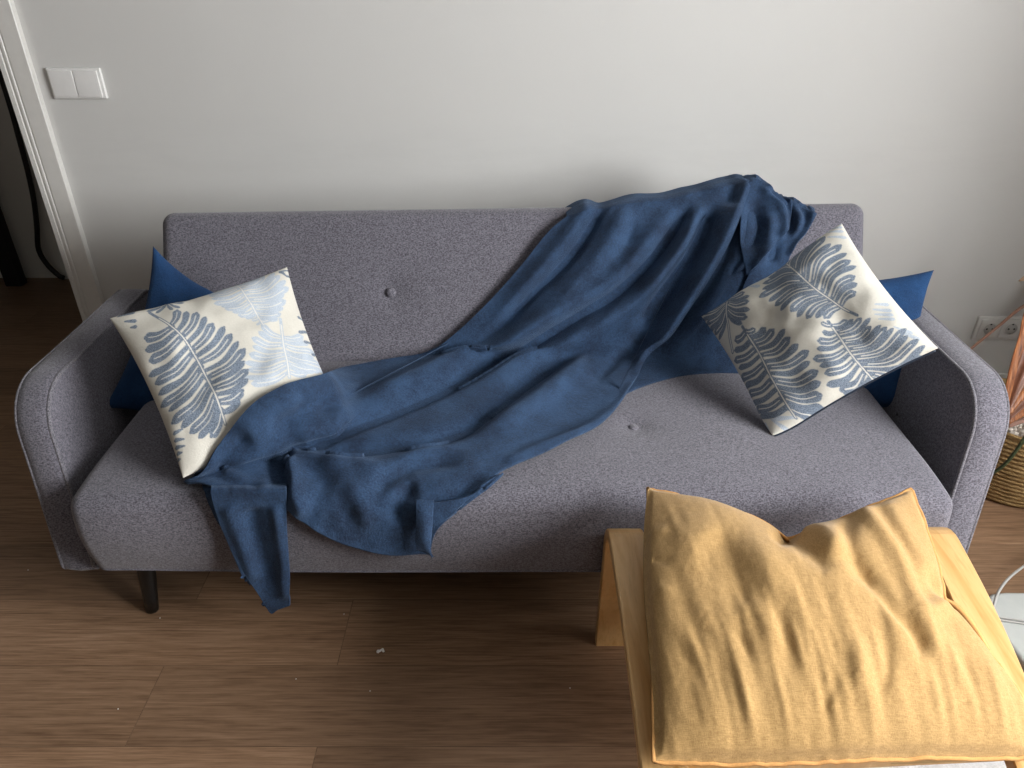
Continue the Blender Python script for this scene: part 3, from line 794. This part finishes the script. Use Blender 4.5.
# under-layer right of the hem, widened so navy cloth replaces the gap's shadow
fB = [([(742, 262), (722, 302), (688, 350), (660, 384)], -.020, 9, .1, .1), ([(748, 205), (735, 255), (708, 300), (676, 345)], .018, 8, .1, .2), ([(735, 215), (715, 270), (688, 312)], -.012, 6, .2, .2), ([(758, 215), (738, 268), (712, 306), (680, 350)], .010, 6, .1, .2)]
GB, _ = drape([(715, 196), (740, 190), (764, 198)], [(764, 198), (764, 240), (768, 285), (772, 330), (772, 378)], [(612, 404), (640, 389), (682, 377), (730, 374), (772, 378)], [(715, 196), (700, 240), (675, 295), (640, 352), (612, 404)], 80, 130, .008, fB, 5, 2, .001, 12)
parts.append(sheet(GB, .007))
# bunched flap at the top right of the backrest
fC = [([(752, 190), (772, 205), (781, 228), (765, 250), (744, 274)], .016, 5, .1, .1), ([(765, 190), (784, 212), (786, 240)], -.020, 5, .1, .2), ([(780, 200), (797, 218), (790, 245)], .014, 5, .1, .2), ([(795, 206), (803, 222), (790, 244)], -.010, 3.5, .1, .2),
      ([(750, 200), (752, 225), (748, 255)], -.022, 9, .2, .2), ([(762, 215), (764, 235), (752, 258)], .012, 6, .2, .2), ([(812, 210), (804, 230), (786, 258)], .012, 4, .1, .1), ([(775, 235), (768, 262)], -.016, 6, .2, .1)]
for tp, rt_, bt_, lf, of in (
    ([(768, 197), (782, 204), (797, 207), (813, 216)], [(813, 216), (804, 232), (790, 250), (780, 285)], [(732, 310), (755, 300), (780, 285)], [(768, 197), (766, 225), (752, 262), (732, 310)], .016),
    ([(738, 190), (752, 183), (764, 193), (784, 203)], [(784, 203), (788, 216), (783, 232)], [(742, 277), (760, 256), (783, 232)], [(738, 190), (737, 215), (736, 245), (742, 277)], .040)):
    GC, _ = drape(tp, rt_, bt_, lf, 70, 90, of, fC, 5, 2, .001, 22)
    rows = [GC[0] + np.array([0, dy, dz]) for dy, dz in ((.15, -.2), (.14, -.1), (.11, -.045), (.07, -.014), (.03, -.002))]
    parts.append(sheet(np.concatenate([np.array(rows), GC]), .007))
# tail hanging over the front edge at the left
def tail(left, right, top, bottom, y0, y1, folds, nu, nv, off):
    PX = coons(top, right, bottom, left, nu, nv); vv = np.linspace(0, 1, nv)[:, None]
    yy = y0 + (y1 - y0) * vv + 0 * PX[..., 0]
    T, Rr = support(PX); tp_ = yy / Rr[..., 1]; w_ = np.clip((PX[..., 1] - 485) / 22, 0, 1); w_ = w_ * w_ * (3 - 2 * w_)
    tt = np.minimum(T + .010, tp_ + 9 * (1 - np.clip(w_ * 50, 0, 1))) * (1 - w_) + tp_ * w_; tt = blur(tt, 2, 2)
    G = CAM + Rr * tt[..., None]; N = grid_normals(G)
    D = off + strokes(PX[..., 0], PX[..., 1], folds) + .002 * vnoise(PX[..., 0] / 14, PX[..., 1] / 20, 5)
    return G + N * D[..., None]
fT = [([(228, 500), (246, 550), (258, 585)], .010, 9, .1, .2), ([(250, 505), (262, 560), (272, 590)], -.010, 9, .1, .3), ([(276, 500), (284, 560), (287, 600)], .010, 7, .1, .1)]
GT = tail([(208, 474), (216, 508), (230, 545), (244, 575)], [(286, 474), (288, 530), (291, 570), (290, 605)], [(208, 474), (245, 474), (286, 474)], [(244, 575), (256, 592), (270, 612), (279, 609), (290, 605)], 1.145, 1.118, fT, 84, 130, .004)
parts.append(sheet(GT, .007))
# extra cloth behind the tail, standing in for its shade on the seat front
GT2 = tail([(200, 480), (208, 500), (216, 518), (224, 530)], [(236, 480), (240, 505), (244, 525), (250, 545)], [(200, 480), (236, 480)], [(224, 530), (250, 545)], 1.16, 1.138, [], 16, 24, .002)
parts.append(sheet(GT2, .006))
# turned-back corner of the lower hem
def patch(c4, zz, nu=14, nv=14, bulge=.008):
    PX = coons([c4[0], c4[1]], [c4[1], c4[2]], [c4[3], c4[2]], [c4[0], c4[3]], nu, nv)
    uu = np.linspace(0, 1, nu)[None, :]; vv = np.linspace(0, 1, nv)[:, None]
    T, R = support(PX); T = blur(T, 3, 2)
    G = CAM + R * T[..., None]; N = grid_normals(G)
    return G + N * (zz + bulge * np.sin(uu * math.pi) * np.sin(vv * math.pi))[..., None]
parts.append(sheet(patch([(419, 496), (436, 496), (434, 548), (419, 540)], .045), .006))
GF, _ = drape([(420, 496), (440, 499), (470, 492), (502, 476)], [(502, 476), (490, 486), (470, 503)], [(424, 520), (440, 520), (455, 512), (470, 503)], [(420, 496), (424, 520)], 40, 16, .036, [([(422, 498), (460, 497), (500, 478)], .006, 3, .05, .05)], 3, 2, .001, 4)
parts.append(sheet(GF, .006))
V, Fc = join(parts)
bl_o = mesh('throw_blanket', V, Fc, M['fleece'], None, True, (0, 1.5, .42))
tag(bl_o, 'navy fleece throw blanket sprawled diagonally over the grey sofa', 'blanket')

# ---------------------------------------------------------------- footstool
st_ = empty('footstool', (.52, .9, 0), 'bentwood birch footstool frame in front of the sofa', 'footstool')
def strip(P, w, th, xax):
    """bent board: centre polyline P, width along xax, thickness in the bending plane"""
    P = np.asarray(P, float); T = np.gradient(P, axis=0); T /= np.linalg.norm(T, axis=1)[:, None]
    xax = np.asarray(xax, float); n = len(P); V = []
    sec = [(-.5, -.42), (-.5, .42), (-.47, .5), (.47, .5), (.5, .42), (.5, -.42), (.47, -.5), (-.47, -.5)]
    for i in range(n):
        nn = np.cross(xax, T[i]); nn /= np.linalg.norm(nn)
        for a_, b_ in sec: V.append(P[i] + xax * w * a_ + nn * th * b_)
    k = len(sec); Fc = [(i * k + j, i * k + (j + 1) % k, (i + 1) * k + (j + 1) % k, (i + 1) * k + j) for i in range(n - 1) for j in range(k)]
    Fc += [tuple(range(k))[::-1], tuple((n - 1) * k + j for j in range(k))]
    return np.array(V), Fc
def bent(x_r, x_f, zr=.36, zf=.335, w=.068):
    """inverted U: rear foot, rounded bend, gently arched top, bend, front foot"""
    th = .024; R_ = .065; yr, yf = 1.134, .585; pts = []
    zt = zr - th / 2
    pts += [(yr + .012, 0.0), (yr + .006, .1), (yr + .002, .2), (yr, zt - R_)]
    for k in range(1, 9):
        a_ = k / 8 * math.pi / 2; pts.append((yr - R_ + R_ * math.cos(a_), zt - R_ + R_ * math.sin(a_)))
    for k in range(1, 12):
        f_ = k / 12; y = yr - R_ + (yf + R_ - yr + R_) * f_; pts.append((y, zt + (zf - zr) * f_ + .014 * math.sin(f_ * math.pi)))
    zt2 = zf - th / 2
    for k in range(0, 9):
        a_ = k / 8 * math.pi / 2; pts.append((yf + R_ - R_ * math.sin(a_), zt2 - R_ + R_ * math.cos(a_)))
    pts += [(yf - .002, .18), (yf - .006, .09), (yf - .01, 0.0)]
    pts = catmull(pts, 90)
    P = np.array([(x_r + (x_f - x_r) * (yr - y) / (yr - yf), y, z) for y, z in pts])
    return strip(P, w, th, (1, 0, 0))
mesh('side_frame', *bent(.222, .219, .378, .340), M['birch'], st_, False)
mesh('side_frame', *bent(.826, .755, .382, .330), M['birch'], st_, False)
def bar(x0, x1, y, z, w=.022, h=.05, yb=None):
    V, Fc = rbox(((x0 + x1) / 2, y, z), (x1 - x0, w, h), .004, (4, 1, 1), 2)
    if yb is not None: V[:, 1] += (V[:, 0] - x0) / (x1 - x0) * (yb - y)
    return V, Fc
mesh('crossbar', *bar(.252, .735, .655, .324, .022, .052, .680), M['birch_end'], st_)
mesh('crossbar', *bar(.254, .794, 1.098, .315, .022, .045), M['birch_end'], st_)
V, Fc = rbox((.515, .87, .328), (.52, .42, .006), .002, (20, 16, 1), 2)
V[:, 2] -= .02 * np.cos((V[:, 0] - .515) / .26 * math.pi / 2); mesh('seat_sling', V, Fc, plain('cotton_sling', (.45, .30, .14), .9), st_)

# ---------------------------------------------------------------- mustard cushion on the footstool
topY = [(648, 487), (680, 495), (712, 503), (745, 516), (772, 530), (788, 538), (806, 532), (832, 522), (858, 511), (885, 500), (912, 488)]
rightY = [(912, 488), (924, 520), (936, 555), (943, 585), (948, 604), (972, 632), (998, 664), (1020, 694), (1036, 725), (1044, 757)]
botY = [(654, 762), (700, 763), (760, 763), (830, 761), (900, 758), (970, 757), (1044, 757)]
leftY = [(648, 487), (644, 530), (644, 590), (649, 650), (654, 710), (654, 762)]
nu, nv = 200, 200
PX = coons(topY, rightY, botY, leftY, nu, nv)
uu = np.linspace(-1, 1, nu)[None, :]; vv = np.linspace(0, 1, nv)[:, None]
zb = .462 - .085 * vv + 0 * uu - .03 * np.exp(-((uu - .05) / .3) ** 2) * np.exp(-(vv / .12) ** 2)
zb = zb - .02 * np.clip(uu, 0, 1) * vv
# the rear part sags onto the frame only at the edges, front lies lower
fY = [
    ([(700, 548), (716, 570), (730, 600), (742, 640)], -.016, 17, .25, .3),
    ([(676, 520), (690, 560), (694, 600)], .010, 18, .45, .5),
    ([(740, 540), (752, 575), (768, 610), (775, 650)], .012, 16, .45, .5),
    ([(788, 536), (780, 552), (768, 566)], -.030, 9, 0, .5),
    ([(786, 540), (800, 566), (816, 590), (822, 604)], -.014, 9, .1, .4),
    ([(800, 536), (815, 545), (828, 566), (834, 588)], .026, 13, .05, .4),
    ([(848, 516), (842, 552), (850, 590), (868, 620)], -.016, 9, .1, .3),
    ([(858, 512), (870, 540), (890, 574), (906, 615), (920, 655), (940, 700)], .020, 9, .05, .3),
    ([(840, 570), (860, 598), (884, 634), (906, 660), (915, 690)], -.020, 9, .3, .2, .7),
    ([(884, 505), (896, 535), (916, 570), (928, 600)], .010, 10, .1, .3),
    ([(872, 508), (884, 540), (902, 570), (918, 610), (934, 650)], -.009, 7, .1, .3),
    ([(948, 606), (932, 596), (918, 580)], -.030, 8, 0, .5),
    ([(946, 612), (930, 625), (916, 640)], .014, 10, .1, .4),
    ([(668, 640), (680, 668), (692, 690), (700, 715)], -0.0045, 6, .45, .5),
    ([(676, 636), (692, 664), (703, 690), (708, 716)], 0.0050, 6, .45, .5),
    ([(690, 630), (703, 655), (714, 680)], -0.0035, 6, .45, .5),
    ([(727, 648), (738, 668), (748, 690)], -0.0050, 5, .45, .5),
    ([(750, 620), (764, 655), (776, 688)], .010, 9, .45, .5),
    ([(758, 610), (770, 640), (780, 680), (782, 720)], -.007, 7, .45, .5),
    ([(786, 640), (800, 690), (804, 730)], .007, 9, .5, .5),
    ([(832, 690), (822, 716), (815, 742)], -0.0060, 6, .5, .4),
    ([(845, 650), (850, 690), (846, 730)], .009, 9, .5, .4),
    ([(868, 640), (878, 690), (866, 730)], -.008, 7, .5, .4),
    ([(908, 690), (916, 715), (924, 740)], -0.0050, 6, .5, .4),
    ([(945, 660), (958, 690), (972, 715)], -.008, 6, .5, .5),
    ([(935, 650), (950, 690), (955, 725)], .009, 8, .5, .5),
    ([(975, 660), (990, 700), (1000, 735)], .008, 9, .5, .5),
    ([(650, 540), (668, 545)], .006, 6, .1, .5), ([(650, 570), (672, 580)], -.005, 5, .1, .5), ([(652, 600), (675, 612)], .005, 6, .1, .5),
]
X, Y = PX[..., 0], PX[..., 1]
env = np.clip((1 - np.abs(uu) ** 2.6) * (1 - np.abs(2 * vv - 1) ** 2.6), 0, 1)
fl = np.clip(np.minimum(np.minimum(vv, 1 - vv) * 2, 1 - np.abs(uu)) / .04, 0, 1)   # flat stitched border
puff = .062 * env ** .5 * fl
xs = X - .30 * Y
puff = puff + (.62 * strokes(X, Y, fY) + .0034 * vnoise(xs / 15 + 3, Y / 80, 61) * np.clip(vv * 1.6, 0, 1) + .0018 * vnoise(xs / 7, Y / 48, 62) * np.clip(.3 + vv, 0, 1) + .003 * vnoise(X / 50, Y / 50, 63) + .0004 * vnoise(X / 5, Y / 6, 64)) * fl * (.35 + .65 * env ** .3)
edge_w = .003 * vnoise(X / 9, Y / 9, 65) * (1 - fl)
top = at_z(X, Y, zb) + np.stack([0 * puff, 0 * puff, puff + edge_w], -1)
botm = at_z(X, Y, zb); low = .070 * env ** .5 * fl; fz = np.minimum(zb - low, zb)
botm[..., 2] = np.where(fl * env > 0, np.maximum(zb - low, .372 - 0 * zb), zb) - .004
botm[..., 2] = np.minimum(botm[..., 2], zb - .004)
V = np.concatenate([top.reshape(-1, 3), botm.reshape(-1, 3)]); o_ = nu * nv; I = np.arange(o_).reshape(nv, nu); Fc = []
for r in range(nv - 1):
    for c in range(nu - 1):
        Fc.append((I[r, c], I[r, c + 1], I[r + 1, c + 1], I[r + 1, c])); Fc.append((I[r + 1, c] + o_, I[r + 1, c + 1] + o_, I[r, c + 1] + o_, I[r, c] + o_))
rim = list(I[0, :]) + list(I[1:, -1]) + list(I[-1, -2::-1]) + list(I[-2:0, 0])
for i in range(len(rim)):
    a_, b_ = rim[i], rim[(i + 1) % len(rim)]; Fc.append((b_, a_, a_ + o_, b_ + o_))
mc = mesh('stool_cushion', V, Fc, M['linen'], None, True, (.5, .87, .36))
tag(mc, 'crumpled mustard yellow linen cushion lying on the birch footstool', 'cushion')
rimP = np.array([V[i] for i in rim]); rimP[:, 2] -= .002
mesh('seam', *tube(rimP[::3], .0034, 6, closed=True), M['linen_seam'], mc)['label'] = 'darker orange overlocked seam'

def flap(a, b, z0, z1):
    A_ = catmull(a, 24); B_ = catmull(b, 24); nn = 5; G = np.zeros((nn, 24, 3))
    for k in range(nn):
        f_ = k / (nn - 1); q = A_ * (1 - f_) + B_ * f_
        G[k] = at_z(q[:, 0], q[:, 1], z0 * (1 - f_) + z1 * f_ + .006 * math.sin(f_ * math.pi))
    return sheet(G, .003)
mesh('under_hem', *flap([(722, 506), (748, 513), (770, 524), (788, 538)], [(722, 508), (748, 519), (770, 534), (789, 544)], .452, .432), M['linen_seam'], mc)['label'] = 'orange underside showing along the back seam'
mesh('under_hem', *flap([(947, 598), (962, 607), (978, 628), (990, 650)], [(945, 603), (958, 618), (974, 638), (986, 654)], .395, .385), M['linen_seam'], mc)['label'] = 'orange underside showing at the pinched right edge'

# ---------------------------------------------------------------- basket, gravel, plant
bc = np.array([1.46, 1.755, 0.0]); RB = .172; HB = .230
prof = [(.001, .0), (RB * .84, .0), (RB * .90, .004)]
nr = 17
for k in range(nr):
    z0 = .006 + (HB - .006) * k / nr; rr = RB * (.90 + .13 * math.sin(min(1, (k + .5) / nr * 1.05) * math.pi * .62))
    for q in (.0, .25, .5, .75): prof.append((rr + .006 * math.sin(q * math.pi), z0 + (HB - .006) / nr * q))
rt = prof[-1][0]
prof += [(rt + .004, HB), (rt - .004, HB + .005), (rt - .014, HB), (rt - .014, HB - .05), (.001, HB - .05)]
bas = mesh('woven_basket', *lathe(prof, bc, 72), M['basket'], None, True, bc)
tag(bas, 'round golden woven basket holding the plant beside the right sofa arm', 'basket')
# gravel: uncountable
gp = []
ico = bmesh.new(); bmesh.ops.create_icosphere(ico, subdivisions=1, radius=1)
iv = np.array([v.co[:] for v in ico.verts]); ifc = [[v.index for v in f.verts] for f in ico.faces]; ico.free()
gp.append(lathe([(.001, HB - .049), (rt - .016, HB - .049), (rt - .016, HB - .022), (.001, HB - .02)], bc, 40))
for k in range(420):
    a_ = RNG.uniform(0, 2 * math.pi); r_ = (rt - .024) * math.sqrt(RNG.uniform(0, 1)); s_ = RNG.uniform(.006, .012)
    R3 = rotm(RNG.uniform(-2, 2, 3) + .01)
    gp.append((iv * s_ * RNG.uniform(.6, 1.2, 3) @ R3.T + bc + np.array([r_ * math.cos(a_), r_ * math.sin(a_), HB - .016 + RNG.uniform(0, .012)]), ifc))
g = mesh('gravel', *join(gp), M['pebble'], None, False, bc + np.array([0, 0, HB - .05])); tag(g, 'pale gravel covering the soil in the woven basket', 'gravel', None, 'stuff')
# plant
pl = empty('dry_leaf_plant', (1.45, 1.72, HB - .02), 'plant with long copper brown dry leaves growing from the woven basket', 'plant')
def blade(P, w, mat, fold=.35, twist=0.0, name='leaf'):
    P = catmull(P, 40); T = np.gradient(P, axis=0); T /= np.linalg.norm(T, axis=1)[:, None]
    V = []; n = len(P)
    for i in range(n):
        f_ = i / (n - 1); ww_ = w * (math.sin(math.pi * min(1, .14 + f_ * .86)) ** .6) * (1 - .2 * f_) + .002
        view = CAM - P[i]; sd = np.cross(T[i], np.array([-.25, -1, .35])); sd /= np.linalg.norm(sd); nn = np.cross(sd, T[i])
        sd = sd * math.cos(twist) + nn * math.sin(twist); nn = np.cross(sd, T[i])
        for a_ in (-1, -.5, 0, .5, 1): V.append(P[i] + sd * ww_ * a_ + nn * ww_ * fold * abs(a_))
    G = np.array(V).reshape(n, 5, 3)
    return mesh(name, *sheet(G, .0016), mat, pl)
base = at_y(1000, 428, 1.62); base[2] = max(base[2], HB - .012)
def pxp(x, y, d): return at_y(float(x), float(y), d)
for k, (bx, by, tx, ty, bw, mt) in enumerate(((1005, 404, 1030, 305, .010, 'dryleaf'), (1006, 408, 1042, 318, .011, 'dryleaf3'), (1006, 411, 1052, 332, .009, 'dryleaf2'), (1007, 414, 1062, 350, .011, 'dryleaf'),
                                              (1007, 418, 1068, 368, .010, 'dryleaf3'), (1008, 421, 1074, 386, .011, 'dryleaf'), (1009, 425, 1080, 404, .009, 'dryleaf2'))):
    p0, p3 = pxp(bx, by, 1.625 + .004 * k), pxp(tx, ty, 1.70 + .01 * k)
    blade([p0, p0 * .66 + p3 * .34 + np.array([-.004, 0, .004]), p0 * .3 + p3 * .7, p3, p3 + (p3 - p0) * .7 + np.array([.05, .02, -.01])], bw, M[mt], .35, (-.3, .25, 0.1)[k % 3])
# broad dead leaf whose tip curls into view, casting the soft shadow on the wall
blade([pxp(1062, 330, 1.80), pxp(1056, 285, 1.90), pxp(1038, 272, 1.96), pxp(1019, 281, 1.98)], .020, plain('tan_dry_leaf', (.55, .38, .25), .6), .3, .5)
for (x1, y1, d1) in ((1062, 236, 2.17), (1085, 215, 2.15)):
    blade([pxp(1090, 360, 1.85), pxp(1100, 310, 2.0), pxp(1088, 265, 2.12), pxp(x1, y1, d1)], .045, M['dryleaf2'], .2, .6)
P = [pxp(1052, 296, 1.95), pxp(1024, 306, 1.98), pxp(1000, 325, 2.0), pxp(984, 338, 2.0), pxp(966, 353, 2.0), pxp(955, 364, 1.98)]
mesh('drooping_stem', *tube(P, [.0055, .0042, .004], 8, 40), M['stem'], pl)
P = [pxp(1040, 428, 1.60), pxp(1028, 434, 1.555), pxp(1018, 448, 1.545), pxp(1004, 465, 1.545), pxp(988, 475, 1.56), pxp(972, 478, 1.60)]
o = mesh('green_stem', *tube(P, [.005, .0045, .004], 8, 30), M['greenstem'], pl); o['label'] = 'thin dark green stem hanging over the basket'

# ---------------------------------------------------------------- floor things at the right and small bits
dv = at_z(1032., 640., .03)
V, Fc = rbox((0, 0, 0), (.30, .27, .032), .012, (8, 8, 1), 4)
ang = np.arctan2(V[:, 1], V[:, 0])
rr = np.hypot(V[:, 0] / .15, V[:, 1] / .135); sup = (np.abs(np.cos(ang)) ** 4.5 + np.abs(np.sin(ang)) ** 4.5) ** (-1 / 4.5)
sq = np.maximum(np.abs(V[:, 0] / .15), np.abs(V[:, 1] / .135)); fct = np.where(rr > 1e-6, sq / np.maximum(rr, 1e-6) * sup, 1)
V[:, 0] *= fct; V[:, 1] *= fct
tl = at_z(988., 592., .032)
dc = np.array([tl[0] + .112, tl[1] - .132, .016])
dev = empty('flat_device', (dc[0], dc[1], 0), 'flat white rounded device lying on the floor right of the footstool', 'device')
mesh('shell', V + dc, Fc, M['device'], dev)
zt = .036
P = [at_z(1100, 530, .004), at_z(1060, 543, .01), at_z(1030, 562, .035), at_z(1010, 577, .055), at_z(999, 591, .055), at_z(994, 605, .045), at_z(991, 622, .036), at_z(1000, 650, .036)]
mesh('cord', *tube(P, .0032, 8, 50), M['cord'], dev)
P = [at_z(985, 618, zt), at_z(1000, 620, zt), at_z(1014, 622, zt), at_z(1040, 625, zt), at_z(1075, 622, zt)]
for k in (0, .009): mesh('cord', *tube([p + np.array([0, k, 0]) for p in P], .0024, 8, 20), M['cord'], dev)
rg = np.array([.70, .62, 0])
V, Fc = rbox((.76, .60, .004), (.60, .62, .008), .003, (60, 60, 1), 2)
V[:, 2] += np.where(V[:, 2] > .006, .003 * vnoise(V[:, 0] * 120, V[:, 1] * 120, 9), 0)
o = mesh('small_rug', V, Fc, M['rug'], None, True, (.76, .60, 0)); tag(o, 'white textured rug on the floor under the footstool', 'rug')
# crumb
c0 = at_z(380., 651., .003)
cp = []
for dx, dy, s_ in ((-.004, -.001, .0042), (.001, .0015, .0032), (.005, .0045, .0030), (.0075, -.0005, .0030), (.003, .0035, .0026)):
    cp.append((iv * s_ * np.array([1.2, 1, .8]) @ rotm([.3, dx * 100, .4]).T + c0 + np.array([dx, dy, 0]), ifc))
o = mesh('paper_scrap', *join(cp), M['crumb'], None, True, (c0[0], c0[1], 0)); tag(o, 'tiny white scrap of paper lying on the wooden floor', 'scrap')
for x, y in ((296, 679), (344, 614), (370, 691), (570, 688), (28, 570), (118, 709), (160, 618)):
    c1 = at_z(float(x), float(y), .001)
    o = mesh('lint_speck', iv * np.array([.0016, .0016, .001]) + c1, ifc, M['crumb'], None, True, (c1[0], c1[1], 0))
    tag(o, 'tiny pale speck of lint on the wooden floor', 'lint', 'lint specks on the floor')

# ---------------------------------------------------------------- light
def area(name, loc, direction, sx, sy, power, col, spread=180):
    l = bpy.data.lights.new(name, 'AREA'); l.shape = 'RECTANGLE'; l.size = sx; l.size_y = sy; l.energy = power; l.color = col; l.spread = math.radians(spread)
    o = bpy.data.objects.new(name, l); COL.objects.link(o); o.location = loc
    o.rotation_euler = Vector(direction).to_track_quat('-Z', 'Y').to_euler(); return o
area('window_daylight', (XR + .29, (WY0 + WY1) / 2, (WZ0 + WZ1) / 2), (-1, 0, 0), WY1 - WY0 - .04, WZ1 - WZ0 - .04, 170, (.985, .985, .985))
w = bpy.data.worlds.new('world'); SC.world = w; w.use_nodes = True
w.node_tree.nodes['Background'].inputs[0].default_value = (.8, .87, 1, 1); w.node_tree.nodes['Background'].inputs[1].default_value = .6

# ---------------------------------------------------------------- camera and view
cd = bpy.data.cameras.new('camera'); co = bpy.data.objects.new('camera', cd); COL.objects.link(co)
co.location = (0, 0, H); co.rotation_euler = (math.pi / 2 - TH, 0, 0)
cd.sensor_fit = 'HORIZONTAL'; cd.sensor_width = 36; cd.lens = F / 1024 * 36; cd.clip_start = .02
SC.camera = co
SC.view_settings.view_transform = 'Standard'; SC.view_settings.look = 'None'
SC.view_settings.exposure = 0.30; SC.view_settings.gamma = 1.0; SC.view_settings.use_curve_mapping = False
